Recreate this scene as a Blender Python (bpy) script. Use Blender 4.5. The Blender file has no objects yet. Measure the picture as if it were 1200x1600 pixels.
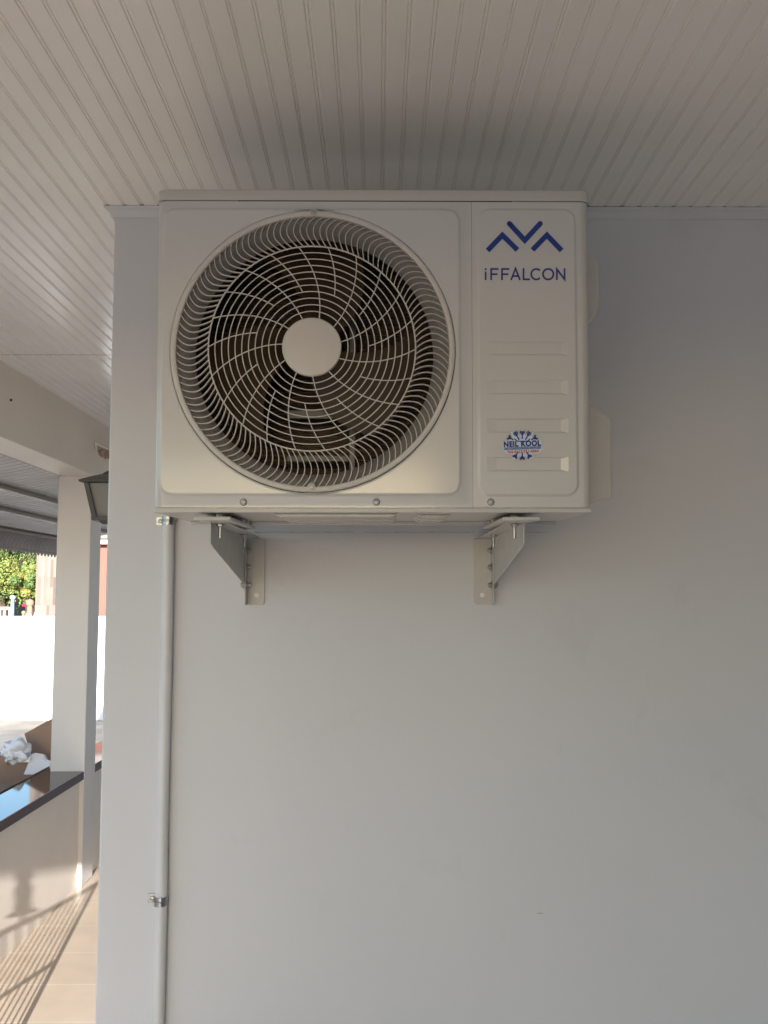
import bpy, math, random
from mathutils import Vector, Matrix, noise
R = math.radians
rnd = random.Random(7)
scene = bpy.context.scene
COL = scene.collection

# ------------------------------------------------------------------ camera
CZ = 1.655                                  # eye height over the porch floor
F, CX, CY = 1500.0, 600.0, 800.0            # focal length and centre in photo pixels
PITCH = math.atan(128 / F)
YAW = math.atan(10 / F * math.cos(PITCH))
cam = bpy.data.objects.new("camera", bpy.data.cameras.new("camera")); COL.objects.link(cam)
cam.location = (0, 0, CZ)
cam.rotation_euler = (math.pi / 2 + PITCH, 0, -YAW)
cam.data.sensor_fit = 'VERTICAL'; cam.data.sensor_height = 24.0
cam.data.lens = 24.0 * F / 1600.0
cam.data.clip_start = 0.05; cam.data.clip_end = 2000
scene.camera = cam
CM = Matrix.Rotation(-YAW, 3, 'Z') @ Matrix.Rotation(math.pi / 2 + PITCH, 3, 'X')

def P(px, py, Y):
    """world point on the plane y = Y that a photo pixel looks at"""
    d = CM @ Vector(((px - CX) / F, (CY - py) / F, -1))
    t = Y / d.y
    return Vector((d.x * t, Y, CZ + d.z * t))

def PX(px, py, X):
    d = CM @ Vector(((px - CX) / F, (CY - py) / F, -1))
    t = X / d.x
    return Vector((X, d.y * t, CZ + d.z * t))

# ------------------------------------------------------------------ world, sun, exposure
SUN_T = 0.243                               # tan(elevation)
SUN_EL = math.atan(SUN_T)
SUN_AZ = math.atan2(0.136, 1.0)
world = bpy.data.worlds.new("World"); scene.world = world
world.use_nodes = True
wn = world.node_tree
sky = wn.nodes.new('ShaderNodeTexSky'); sky.sky_type = 'NISHITA'; sky.sun_disc = False
sky.sun_elevation = SUN_EL; sky.sun_rotation = math.pi - SUN_AZ
sky.air_density = 1.0; sky.dust_density = 0.5; sky.ozone_density = 2.5
bg = wn.nodes['Background']
wn.links.new(sky.outputs[0], bg.inputs[0]); bg.inputs[1].default_value = 0.145
sun = bpy.data.objects.new("sun", bpy.data.lights.new("sun", 'SUN')); COL.objects.link(sun)
sun.data.energy = 5.0; sun.data.angle = R(0.5); sun.data.color = (1.0, 0.97, 0.94)
sd = Vector((-0.136, 1.0, -SUN_T * math.sqrt(1 + 0.136 ** 2)))
sun.rotation_euler = sd.to_track_quat('-Z', 'Y').to_euler()
scene.view_settings.view_transform = 'Standard'; scene.view_settings.look = 'None'
scene.view_settings.exposure = 1.47; scene.view_settings.gamma = 1.0
scene.view_settings.use_curve_mapping = False
try: scene.cycles.max_bounces = 12; scene.cycles.diffuse_bounces = 6
except Exception: pass

# ------------------------------------------------------------------ materials
def mat(name, col, rough=0.6, metal=0.0, spec=0.5, coat=0.0, var=0.0, vscale=3.0, bump=0.0, bscale=60.0,
        col2=None, lo=0.35, hi=0.65, detail=4.0, coatr=0.1, stretch=(1, 1, 1), bdist=0.002, rvar=0.0):
    m = bpy.data.materials.new(name); m.use_nodes = True
    nt = m.node_tree; b = nt.nodes['Principled BSDF']
    b.inputs['Base Color'].default_value = (*col, 1); b.inputs['Roughness'].default_value = rough
    b.inputs['Metallic'].default_value = metal; b.inputs['Specular IOR Level'].default_value = spec
    b.inputs['Coat Weight'].default_value = coat; b.inputs['Coat Roughness'].default_value = coatr
    tc = nt.nodes.new('ShaderNodeTexCoord'); mp = nt.nodes.new('ShaderNodeMapping')
    mp.inputs['Scale'].default_value = stretch
    nt.links.new(tc.outputs['Object'], mp.inputs[0])
    if var > 0 or col2 or rvar > 0:
        n = nt.nodes.new('ShaderNodeTexNoise'); n.inputs['Scale'].default_value = vscale
        n.inputs['Detail'].default_value = detail
        nt.links.new(mp.outputs[0], n.inputs['Vector'])
        mr = nt.nodes.new('ShaderNodeMapRange'); mr.inputs[1].default_value = lo; mr.inputs[2].default_value = hi
        nt.links.new(n.outputs[0], mr.inputs[0])
        if var > 0 or col2:
            mx = nt.nodes.new('ShaderNodeMix'); mx.data_type = 'RGBA'
            c2 = col2 if col2 else tuple(c * (1 - var) for c in col)
            mx.inputs[6].default_value = (*c2, 1); mx.inputs[7].default_value = (*col, 1)
            nt.links.new(mr.outputs[0], mx.inputs[0]); nt.links.new(mx.outputs[2], b.inputs['Base Color'])
        if rvar > 0:
            m2 = nt.nodes.new('ShaderNodeMapRange'); m2.inputs[3].default_value = rough - rvar; m2.inputs[4].default_value = rough + rvar
            nt.links.new(n.outputs[0], m2.inputs[0]); nt.links.new(m2.outputs[0], b.inputs['Roughness'])
    if bump > 0:
        n2 = nt.nodes.new('ShaderNodeTexNoise'); n2.inputs['Scale'].default_value = bscale; n2.inputs['Detail'].default_value = 5
        nt.links.new(mp.outputs[0], n2.inputs['Vector'])
        bp = nt.nodes.new('ShaderNodeBump'); bp.inputs['Strength'].default_value = bump; bp.inputs['Distance'].default_value = bdist
        nt.links.new(n2.outputs[0], bp.inputs['Height']); nt.links.new(bp.outputs[0], b.inputs['Normal'])
    return m

def smudges(m, scale=3.2, amt=0.07):
    nt = m.node_tree; b = nt.nodes['Principled BSDF']; src = b.inputs['Base Color'].links[0].from_socket
    tc = nt.nodes.new('ShaderNodeTexCoord'); n = nt.nodes.new('ShaderNodeTexNoise'); n.inputs['Scale'].default_value = scale
    n.inputs['Detail'].default_value = 7; n.inputs['Roughness'].default_value = 0.62; n.inputs['Distortion'].default_value = 0.6
    mr = nt.nodes.new('ShaderNodeMapRange'); mr.inputs[1].default_value = 0.60; mr.inputs[2].default_value = 0.72; mr.inputs[4].default_value = amt
    mx = nt.nodes.new('ShaderNodeMix'); mx.data_type = 'RGBA'; mx.inputs[7].default_value = (0.30, 0.28, 0.27, 1)
    nt.links.new(tc.outputs['Object'], n.inputs['Vector']); nt.links.new(n.outputs[0], mr.inputs[0]); nt.links.new(mr.outputs[0], mx.inputs[0])
    nt.links.new(src, mx.inputs[6]); nt.links.new(mx.outputs[2], b.inputs['Base Color'])
def tile_mat(name, c1, c2, mortar, bw, rh, msize, offset=0.0, rough=0.4, rot=(0, 0, 0), loc=(0, 0, 0), freq=2, nscale=6.0, bias=0.0, upright=False):
    m = bpy.data.materials.new(name); m.use_nodes = True
    nt = m.node_tree; b = nt.nodes['Principled BSDF']; b.inputs['Roughness'].default_value = rough
    tc = nt.nodes.new('ShaderNodeTexCoord'); mp = nt.nodes.new('ShaderNodeMapping')
    mp.inputs['Rotation'].default_value = rot; mp.inputs['Location'].default_value = loc
    br = nt.nodes.new('ShaderNodeTexBrick'); br.offset = offset; br.offset_frequency = freq
    br.inputs['Color1'].default_value = (*c1, 1); br.inputs['Color2'].default_value = (*c2, 1)
    br.inputs['Mortar'].default_value = (*mortar, 1); br.inputs['Scale'].default_value = 1.0
    br.inputs['Brick Width'].default_value = bw; br.inputs['Row Height'].default_value = rh
    br.inputs['Mortar Size'].default_value = msize; br.inputs['Bias'].default_value = bias
    if upright:                               # strips stand on end: swap height and width
        sp = nt.nodes.new('ShaderNodeSeparateXYZ'); cb = nt.nodes.new('ShaderNodeCombineXYZ'); ad = nt.nodes.new('ShaderNodeMath')
        nt.links.new(tc.outputs['Object'], sp.inputs[0]); nt.links.new(sp.outputs[0], ad.inputs[0]); nt.links.new(sp.outputs[1], ad.inputs[1])
        nt.links.new(sp.outputs[2], cb.inputs[0]); nt.links.new(ad.outputs[0], cb.inputs[1]); nt.links.new(cb.outputs[0], mp.inputs[0])
    else: nt.links.new(tc.outputs['Object'], mp.inputs[0])
    nt.links.new(mp.outputs[0], br.inputs[0])
    n = nt.nodes.new('ShaderNodeTexNoise'); n.inputs['Scale'].default_value = nscale; n.inputs['Detail'].default_value = 6
    nt.links.new(tc.outputs['Object'], n.inputs['Vector'])
    mx = nt.nodes.new('ShaderNodeMix'); mx.data_type = 'RGBA'; mx.blend_type = 'MULTIPLY'; mx.inputs[0].default_value = 0.35
    nt.links.new(br.outputs['Color'], mx.inputs[6]); nt.links.new(n.outputs[0], mx.inputs[7])
    nt.links.new(mx.outputs[2], b.inputs['Base Color'])
    return m

M = {}
M['plaster'] = mat('wall_paint', (0.645, 0.65, 0.675), 0.55, var=0.07, vscale=1.1, bump=0.6, bscale=22, lo=0.3, hi=0.7, spec=0.4, rvar=0.1)
smudges(M['plaster'], 3.2, 0.12)
M['cream'] = mat('cream_paint', (0.80, 0.71, 0.61), 0.6, var=0.06, vscale=2.0, bump=0.3, bscale=40)
M['column'] = mat('column_paint', (0.70, 0.66, 0.62), 0.6, var=0.05, vscale=2.0, bump=0.3, bscale=40)
M['ceiling'] = mat('ceiling_pvc', (0.90, 0.87, 0.84), 0.22, spec=0.55, var=0.04, vscale=2.5, bump=0.15, bscale=12, bdist=0.003, rvar=0.06)
M['floor'] = tile_mat('floor_tile', (0.72, 0.58, 0.44), (0.68, 0.545, 0.41), (0.80, 0.70, 0.56), 0.75, 0.3614, 0.004,
                      0.0, 0.35, loc=(1.74 + 1.5, -3.887 + 0.3614 * 24, 0), nscale=5)
M['granite'] = mat('dark_counter', (0.030, 0.018, 0.018), 0.06, spec=0.5, var=0.3, vscale=60)
M['granite_edge'] = mat('dark_counter_edge', (0.085, 0.050, 0.042), 0.45)
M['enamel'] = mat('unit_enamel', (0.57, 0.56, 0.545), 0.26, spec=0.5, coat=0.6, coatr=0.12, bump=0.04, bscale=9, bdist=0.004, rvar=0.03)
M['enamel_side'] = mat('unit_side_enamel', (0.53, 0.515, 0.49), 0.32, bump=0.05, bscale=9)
M['grille'] = mat('grille_plastic', (0.58, 0.55, 0.51), 0.38)
M['orifice'] = mat('orifice_metal', (0.33, 0.31, 0.285), 0.4)
M['fan'] = mat('fan_plastic', (0.062, 0.036, 0.014), 0.5)
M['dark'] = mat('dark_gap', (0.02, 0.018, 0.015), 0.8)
M['coil'] = mat('coil_fins', (0.20, 0.13, 0.07), 0.5, metal=0.2, col2=(0.07, 0.045, 0.025), vscale=1.0, stretch=(2, 1, 260), detail=1)
M['steel'] = mat('galvanised_steel', (0.40, 0.42, 0.44), 0.28, metal=1.0, var=0.3, vscale=90)
M['zinc'] = mat('zinc_bolt', (0.48, 0.49, 0.48), 0.35, metal=1.0, var=0.2, vscale=200)
M['screw'] = mat('screw_steel', (0.45, 0.45, 0.44), 0.45, metal=0.8)
M['motor_steel'] = mat('motor_bracket_steel', (0.20, 0.20, 0.195), 0.45, metal=0.5)
M['bracket'] = mat('bracket_paint', (0.54, 0.525, 0.50), 0.45, bump=0.1, bscale=60, var=0.06, vscale=20)
M['rubber'] = mat('black_rubber', (0.02, 0.02, 0.02), 0.7)
M['logo'] = mat('logo_blue', (0.008, 0.035, 0.24), 0.4)
M['navy'] = mat('lettering_navy', (0.03, 0.04, 0.22), 0.45)
M['sticker_white'] = mat('sticker_film', (0.62, 0.72, 0.82), 0.35)
M['sticker_grey'] = mat('sticker_band', (0.33, 0.45, 0.60), 0.4)
M['red'] = mat('sticker_red', (0.55, 0.03, 0.06), 0.45)
M['pipe'] = mat('pvc_pipe', (0.665, 0.665, 0.68), 0.38, var=0.04, vscale=8)
M['lantern'] = mat('lantern_metal', (0.055, 0.052, 0.050), 0.45, bump=0.2, bscale=80)
M['glass'] = mat('lantern_glass', (0.21, 0.20, 0.17), 0.25)
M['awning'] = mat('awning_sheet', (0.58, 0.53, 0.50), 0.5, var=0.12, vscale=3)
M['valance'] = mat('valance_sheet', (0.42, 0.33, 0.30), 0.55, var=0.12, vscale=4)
M['purlin'] = mat('purlin_paint', (0.22, 0.165, 0.14), 0.5)
M['white_wall'] = mat('boundary_paint', (0.84, 0.84, 0.84), 0.7, var=0.04)
M['sand'] = mat('yard_concrete', (0.34, 0.30, 0.245), 0.9, col2=(0.20, 0.17, 0.135), vscale=1.6, bump=0.4, bscale=20, bdist=0.01)
M['asphalt'] = mat('road_asphalt', (0.07, 0.075, 0.085), 0.85, var=0.2, vscale=2)
M['cladding'] = tile_mat('stone_cladding', (0.30, 0.24, 0.195), (0.10, 0.068, 0.05), (0.22, 0.17, 0.14), 0.55, 0.060, 0.004,
                         0.37, 0.7, freq=3, nscale=3, bias=-0.2, upright=True)
M['salmon'] = mat('salmon_paint', (0.27, 0.095, 0.065), 0.7, var=0.06)
M['white_trim'] = mat('white_trim', (0.8, 0.8, 0.78), 0.6)
M['cardboard'] = mat('cardboard', (0.34, 0.22, 0.15), 0.8, var=0.1, vscale=6, bump=0.15, bscale=50)
M['foam'] = mat('foam_packing', (0.80, 0.80, 0.84), 0.8, bump=0.3, bscale=120)
M['plastic_bag'] = mat('clear_bag', (0.80, 0.81, 0.85), 0.3, bump=0.5, bscale=14, bdist=0.01)
M['leaf'] = mat('leaf_green', (0.24, 0.31, 0.07), 0.55, col2=(0.11, 0.18, 0.05), vscale=1.3, detail=3, lo=0.4, hi=0.6)
M['leaf_yellow'] = mat('leaf_yellow', (0.38, 0.35, 0.09), 0.55, col2=(0.24, 0.30, 0.07), vscale=1.0, detail=3, lo=0.4, hi=0.6)
M['bark'] = mat('bark', (0.12, 0.085, 0.06), 0.9, bump=0.6, bscale=20, var=0.3)
M['darkfence'] = mat('dark_fence', (0.10, 0.11, 0.12), 0.6, var=0.2)
M['terracotta'] = mat('peach_render', (0.32, 0.215, 0.14), 0.7, var=0.1)
M['car'] = mat('car_paint', (0.50, 0.56, 0.60), 0.2, coat=0.6)
M['carglass'] = mat('car_glass', (0.03, 0.035, 0.04), 0.05)
M['taillight'] = mat('tail_light', (0.60, 0.01, 0.05), 0.3)
M['rail'] = mat('railing_paint', (0.25, 0.22, 0.20), 0.5)
M['brick'] = mat('exposed_brick', (0.33, 0.17, 0.12), 0.9, col2=(0.55, 0.42, 0.34), vscale=30, bump=0.8, bscale=40, bdist=0.01)
M['scuff'] = mat('wall_scuff', (0.62, 0.60, 0.58), 0.6)
M['crack'] = mat('wall_crack', (0.30, 0.28, 0.26), 0.9)

# ------------------------------------------------------------------ mesh helpers
class MB:
    def __init__(s): s.v = []; s.f = []
    def add(s, vs, fs):
        o = len(s.v); s.v += [tuple(v) for v in vs]; s.f += [tuple(i + o for i in f) for f in fs]
    def box(s, x0, y0, z0, x1, y1, z1):
        s.add([(x0, y0, z0), (x1, y0, z0), (x1, y1, z0), (x0, y1, z0), (x0, y0, z1), (x1, y0, z1), (x1, y1, z1), (x0, y1, z1)],
              [(0, 3, 2, 1), (4, 5, 6, 7), (0, 1, 5, 4), (1, 2, 6, 5), (2, 3, 7, 6), (3, 0, 4, 7)])
    def prism(s, poly, axis, a, b):
        """poly: list of 2D; axis 'x': poly=(y,z), 'y': poly=(x,z), 'z': poly=(x,y)"""
        def m(p, t):
            return (t, p[0], p[1]) if axis == 'x' else (p[0], t, p[1]) if axis == 'y' else (p[0], p[1], t)
        n = len(poly)
        s.add([m(p, a) for p in poly] + [m(p, b) for p in poly],
              [tuple(range(n)), tuple(range(2 * n - 1, n - 1, -1))] + [(i, (i + 1) % n, n + (i + 1) % n, n + i) for i in range(n)])
    def loft(s, loops, closed=True, cap0=False, cap1=False):
        n = len(loops[0]); o = len(s.v)
        for l in loops: s.v += [tuple(p) for p in l]
        for k in range(len(loops) - 1):
            for i in range(n if closed else n - 1):
                j = (i + 1) % n
                s.f.append((o + k * n + i, o + k * n + j, o + (k + 1) * n + j, o + (k + 1) * n + i))
        if cap0: s.f.append(tuple(o + i for i in range(n)))
        if cap1: s.f.append(tuple(o + (len(loops) - 1) * n + i for i in range(n)))
    def tube(s, pts, r, n=8, closed=False, cap=True):
        pts = [Vector(p) for p in pts]; loops = []
        m = len(pts); rs = r if isinstance(r, (list, tuple)) else [r] * m
        for i, p in enumerate(pts):
            if closed: t = pts[(i + 1) % m] - pts[i - 1]
            else: t = pts[min(i + 1, m - 1)] - pts[max(i - 1, 0)]
            t.normalize()
            up = Vector((0, 1, 0)) if abs(t.y) < 0.9 else Vector((1, 0, 0))
            a = t.cross(up).normalized(); b = a.cross(t)
            loops.append([p + (a * math.cos(2 * math.pi * k / n) + b * math.sin(2 * math.pi * k / n)) * rs[i] for k in range(n)])
        if closed: loops.append(loops[0])
        s.loft(loops, True, cap and not closed, cap and not closed)
    def lathe(s, prof, c, axis='y', n=48, cap0=False, cap1=False, scl=(1, 1)):
        """prof: (radius, height along axis)"""
        loops = []
        for r, h in prof:
            l = []
            for k in range(n):
                a = 2 * math.pi * k / n; u, w = r * math.cos(a) * scl[0], r * math.sin(a) * scl[1]
                l.append((c[0] + u, c[1] + h, c[2] + w) if axis == 'y' else (c[0] + u, c[1] + w, c[2] + h) if axis == 'z' else (c[0] + h, c[1] + u, c[2] + w))
            loops.append(l)
        s.loft(loops, True, cap0, cap1)
    def build(s, name, m, parent=None, bevel=0, smooth=True, angle=35, seg=2, origin=None, weld=False):
        me = bpy.data.meshes.new(name)
        if origin is not None:
            o_ = Vector(origin); s.v = [tuple(Vector(v) - o_) for v in s.v]
        me.from_pydata(s.v, [], s.f); me.validate()
        import bmesh
        bm = bmesh.new(); bm.from_mesh(me)
        if weld: bmesh.ops.remove_doubles(bm, verts=bm.verts, dist=1e-6)
        bmesh.ops.recalc_face_normals(bm, faces=bm.faces); bm.to_mesh(me); bm.free()
        if smooth:
            me.polygons.foreach_set('use_smooth', [True] * len(me.polygons))
            me.set_sharp_from_angle(angle=R(angle))
        me.materials.append(m)
        o = bpy.data.objects.new(name, me); COL.objects.link(o)
        if parent: o.parent = parent
        if origin is not None: o.location = origin
        if bevel:
            bv = o.modifiers.new('bevel', 'BEVEL'); bv.width = bevel; bv.segments = seg; bv.limit_method = 'ANGLE'; bv.angle_limit = R(40)
        return o

def tag(o, label, cat=None, group=None, kind=None):
    if label: o['label'] = label
    if cat: o['category'] = cat
    if group: o['group'] = group
    if kind: o['kind'] = kind
    return o
def empty(name, loc, label, cat, group=None, rot=(0, 0, 0)):
    o = bpy.data.objects.new(name, None); COL.objects.link(o); o.location = loc; o.rotation_euler = rot
    o.empty_display_size = 0.1
    return tag(o, label, cat, group)
def struct(o): o['kind'] = 'structure'; return o
def flat_text(name, body, width, m, parent, loc, height=None, offset=0.0, spacing=1.0, extrude=0.0004, rotz=0.0):
    cu = bpy.data.curves.new(name, 'FONT'); cu.body = body; cu.size = 1; cu.offset = offset; cu.space_character = spacing
    cu.align_x = 'CENTER'; cu.align_y = 'CENTER'; cu.resolution_u = 6
    t = bpy.data.objects.new('tmp', cu); COL.objects.link(t)
    bpy.context.view_layer.update()
    dg = bpy.context.evaluated_depsgraph_get()
    me = bpy.data.meshes.new_from_object(t.evaluated_get(dg)); me.name = name
    bpy.data.objects.remove(t)
    xs = [v.co.x for v in me.vertices]; ys = [v.co.y for v in me.vertices]
    cx, cy = (min(xs) + max(xs)) / 2, (min(ys) + max(ys)) / 2
    sx = width / (max(xs) - min(xs)); sy = (height / (max(ys) - min(ys))) if height else sx
    for v in me.vertices:
        x, y = (v.co.x - cx) * sx, (v.co.y - cy) * sy
        v.co = (x * math.cos(rotz) - y * math.sin(rotz), 0, x * math.sin(rotz) + y * math.cos(rotz))
    me.materials.clear(); me.materials.append(m)
    o = bpy.data.objects.new(name, me); COL.objects.link(o); o.parent = parent; o.location = loc
    return o

# ------------------------------------------------------------------ main dimensions
YW = 2.49                                   # the wall the unit hangs on
WX = P(170, 700, YW).x                      # its left corner
ZC = P(1000, 328, YW).z                     # ceiling height
XB0, XB1 = -1.66, -1.86                   # inner and outer face of the beam
ZB = CZ + 0.69                              # underside of the beam
GZ = -0.215                                 # yard level
YE = -3.55                                  # open rear edge of the porch
YF = 9.0                                    # far end of the porch
print('WX', WX, 'ZC', ZC)

# ------------------------------------------------------------------ setting: ground, floor, ceiling
g = MB(); g.add([(-400, -400, GZ), (400, -400, GZ), (400, 400, GZ), (-400, 400, GZ)], [(0, 1, 2, 3)])
struct(g.build('ground', M['sand'], smooth=False))
g = MB(); g.box(-80, 17.0, GZ + 0.004, 60, 24.5, GZ + 0.02); struct(g.build('road', M['asphalt'], smooth=False))
g = MB(); g.box(-1.90, YE, GZ - 0.05, 3.35, YF, 0.0); struct(g.build('floor', M['floor'], smooth=False))

# grooved plastic planks, modelled as one profile swept in depth; the sheets meet in a seam at y = 4.02
pitch = 0.0455
XSPL = WX - 0.0215
def ceil_profile(xa, xb):
    rc_ = random.Random(11); out = []
    for k in range(-42, 80):
        x = k * pitch + 0.012 + rc_.uniform(-0.0007, 0.0007); w = rc_.uniform(0.85, 1.25); hh = rc_.uniform(-0.0004, 0.0004); d = rc_.uniform(0.0018, 0.0027)
        out += [(x - 0.0050 * w, hh), (x - 0.0034 * w, d), (x - 0.0016, d), (x - 0.0007, 0.0003), (x + 0.0007, 0.0003),
                (x + 0.0016, d), (x + 0.0034 * w, d), (x + 0.0050 * w, hh)]
    out = [p for p in out if xa < p[0] < xb]
    return [(xa, 0)] + out + [(xb, 0)]
YSEAM = 4.07
c = MB()
for xa, xb, a, b in ((XB0 - 0.01, XSPL, YE + 0.19, YSEAM - 0.003), (XB0 - 0.01, XSPL, YSEAM + 0.003, YF), (XSPL, 3.15, YE + 0.19, YW - 0.0215)):
    cp = ceil_profile(xa, xb)
    c.loft([[(x, a, ZC + h) for x, h in cp], [(x, b, ZC + h) for x, h in cp]], closed=False)
struct(c.build('ceiling', M['ceiling'], smooth=True, angle=20))
c = MB(); c.box(XB0 - 0.02, YE + 0.19, ZC + 0.014, 3.4, YF, ZC + 0.05); struct(c.build('dark_ceiling_backing', M['dark'], smooth=False))  # near-black backing, so plank seam and groove ends look shaded

# ------------------------------------------------------------------ house block that carries the unit
hw = empty('house_wall', (WX + 1, YW + 1, 0), 'large plain off-white painted wall the air conditioning unit is mounted on', 'wall')
def sub(o, root):                            # keep world placement under an Empty
    o.parent = root; o.matrix_parent_inverse = Matrix.Translation(-root.location) if root.rotation_euler.z == 0 and root.rotation_euler.x == 0 else root.matrix_world.inverted()
    return o
w = MB(); w.box(WX, YW, 0.002, 3.15, 7.5, ZC - 0.004); o = w.build('wall', M['plaster'], bevel=0.006, seg=3); sub(o, hw)
# cove moulding along the top, wrapping the corner
mo = MB()
def cove(t):                                  # (out, z below ceiling)
    return [(0.0, -0.026), (0.004, -0.026), (0.006, -0.022), (0.009, -0.015), (0.015, -0.009), (0.022, -0.006), (0.024, -0.0012), (0.0, -0.0012)]
pr = cove(0)
mo.loft([[(3.2, YW + 0.0005 - a, ZC + h) for a, h in pr], [(WX - a, YW + 0.0005 - a, ZC + h) for a, h in pr], [(WX - a, 7.5, ZC + h) for a, h in pr]], True, True, True)
o = mo.build('crown_moulding', M['plaster'], angle=30); sub(o, hw)
# hairline crack behind the unit and a small scuff
ck = MB(); zc_ = P(600, 832, YW).z
pts = []
for i in range(60):
    px = 398 + i * 460 / 59
    pts.append(P(px, 831.5 + 1.0 * noise.noise(Vector((i * .35, 0, 0))), YW - 0.0006))
for i in range(59):
    if i in (20, 21, 44, 52): continue
    a, b = pts[i], pts[i + 1]; t = 0.0009 if i % 7 else 0.0016
    ck.add([(a.x, a.y, a.z - t / 2), (b.x, b.y, b.z - t / 2), (b.x, b.y, b.z + t / 2), (a.x, a.y, a.z + t / 2)], [(0, 1, 2, 3)])
o = ck.build('wall_crack', M['crack'], smooth=False); sub(o, hw)

ck = MB(); a = P(838, 1427, YW); ck.add([(a.x, YW - .0006, a.z), (a.x + .012, YW - .0006, a.z - .001), (a.x + .018, YW - .0006, a.z + .001), (a.x + .006, YW - .0006, a.z + .0012)], [(0, 1, 2, 3)])
sub(ck.build('wall_mark', M['crack'], smooth=False), hw)
# the house's side wing at the right, out of the picture, closing the porch
sw = MB(); sw.box(3.15, YE, 0.002, 3.33, YW + 0.5, ZC - 0.004)
tag(sw.build('side_wall', M['plaster']), 'white side wall closing the porch beyond the right edge', 'wall')

# ------------------------------------------------------------------ beams
bm_ = empty('porch_beam', (-1.71, 2.5, ZB), 'long cream plastered beam running along the left side of the porch ceiling', 'beam')
b = MB(); b.box(XB1, YE, ZB, XB0, YF, ZC + 0.06); sub(b.build('beam_body', M['cream'], bevel=0.004), bm_)
# broken patch of plaster in the beam, with bare brick
pa = PX(156, 706, XB0)
fr = MB()
def bp_(px, py, d=0.004): p = PX(px, py, XB0); return (XB0 + d, p.y, p.z)
q = [bp_(146, 692, .006), bp_(151, 712, .006), bp_(160, 717, .006), bp_(172, 715, .006), bp_(172, 704, .006), bp_(160, 699, .006)]
fr.tube(q + [q[0]], 0.010, 5)
sub(fr.build('broken_plaster_rim', M['cream']), bm_)
rb = MB()
q = [bp_(149, 705), bp_(152, 713), bp_(160, 718), bp_(172, 716), bp_(172, 705), bp_(158, 702)]
rb.loft([q, [(p[0] + 0.012, p[1], p[2]) for p in q]], True, True, True)
sub(rb.build('exposed_brick', M['brick'], bevel=0.003), bm_)
nl = MB(); p = PX(16, 625, XB0); nl.lathe([(0.006, 0), (0.006, 0.006), (0.002, 0.009)], (XB0, p.y, p.z), 'x', 12, False, True)
sub(nl.build('nail', M['lantern']), bm_)
b = MB(); b.box(XB0 + 0.002, YE, ZB, 3.33, YE + 0.19, ZC + 0.06)
tag(b.build('rear_beam', M['cream'], bevel=0.004), 'cream beam along the open edge of the porch behind the viewer', 'beam')

# ------------------------------------------------------------------ column, half wall and counter
pc = empty('porch_column', (-1.78, 5.7, 0), 'square white porch column standing on the dark counter under the beam', 'column')
YC0, YC1 = 5.6, 5.81
ZT = P(131, 1205, YC0).z                     # counter top height
print('counter height', ZT)
xcr = P(144, 745, YC0).x
b = MB(); b.box(-1.87, YC0, 0.001, xcr, YC1, ZB + 0.001); sub(b.build('shaft', M['column'], bevel=0.006, seg=3), pc)
XH = P(122, 1300, YC0).x
hf = empty('half_wall', (-1.76, 2.0, 0), 'low cream parapet wall topped by a dark stone counter at the left', 'wall')
b = MB(); b.box(-1.86, YE, GZ - 0.04, XH, YC0 + 0.003, ZT - 0.045); b.box(-1.86, YC1, 0, XH, YF, ZT - 0.045)
sub(b.build('parapet', M['cream'], bevel=0.004), hf)
b = MB(); xo = -1.905; xi = P(131, 1205, YC0).x - 0.002
b.box(xo, YE - 0.02, ZT - 0.044, xi, YC0 - 0.001, ZT); b.box(xo, YC1 + 0.001, ZT - 0.044, xi, YF, ZT)
b.box(xo, YC0 - 0.001, ZT - 0.044, -1.872, YC1 + 0.001, ZT)
top_ = sub(b.build('countertop', M['granite'], bevel=0.003), hf)
b = MB(); b.box(xi + 0.0005, YE, ZT - 0.046, xi + 0.003, YC0 - 0.0015, ZT - 0.003); b.box(xi + 0.0005, YC1 + 0.0015, ZT - 0.046, xi + 0.003, YF, ZT - 0.003)
sub(b.build('countertop_edge', M['granite_edge']), hf)

# ------------------------------------------------------------------ railing that throws the striped shadow (left of the viewer)
rr = Vector((0.25, 1.0, 0)).normalized()
RE = Vector((-1.291, 3.30, 0)); RL = 1.67; R0 = RE - rr * RL; RH = 0.585
rail = empty('metal_railing', R0, 'low thin barred metal railing joined to the half wall just outside the lower left corner', 'railing', rot=(0, 0, math.atan2(rr.y, rr.x)))
b = MB(); b.box(0, -0.009, RH - 0.018, RL, 0.009, RH); b.build('top_rail', M['rail'], rail)
b = MB(); b.box(0, -0.006, 0.290, RL, 0.006, 0.302); b.build('lower_rail', M['rail'], rail)
b = MB(); b.box(0, -0.006, 0.04, RL, 0.006, 0.052); b.build('bottom_rail', M['rail'], rail)
b = MB(); b.box(RL, -0.008, 0.0, RL + 0.016, 0.008, RH + 0.004); b.build('post', M['rail'], rail)
for i in range(int(RL / 0.066)):
    x = RL - (i + 1) * 0.066 + 0.012
    b = MB(); b.tube([(x, 0, 0.0525), (x, 0, RH - 0.0185)], 0.0042, 8); b.build('baluster', M['rail'], rail)
b = MB(); xf = RL - (3.3 - 2.755) / rr.y
prof = [(0, 0), (.006, 0), (.006, .028), (.030, .032), (.027, .043), (.017, .052), (.015, .10), (.018, .145), (.012, .18), (.017, .2), (.017, .23), (0, .24)]
b.lathe(prof, (xf, 0, RH + 0.0005), 'z', 20); b.build('vase_shadow_caster', M['rail'], rail)  # added piece, shaped only to cast the vase-like shadow on the half wall

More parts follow.
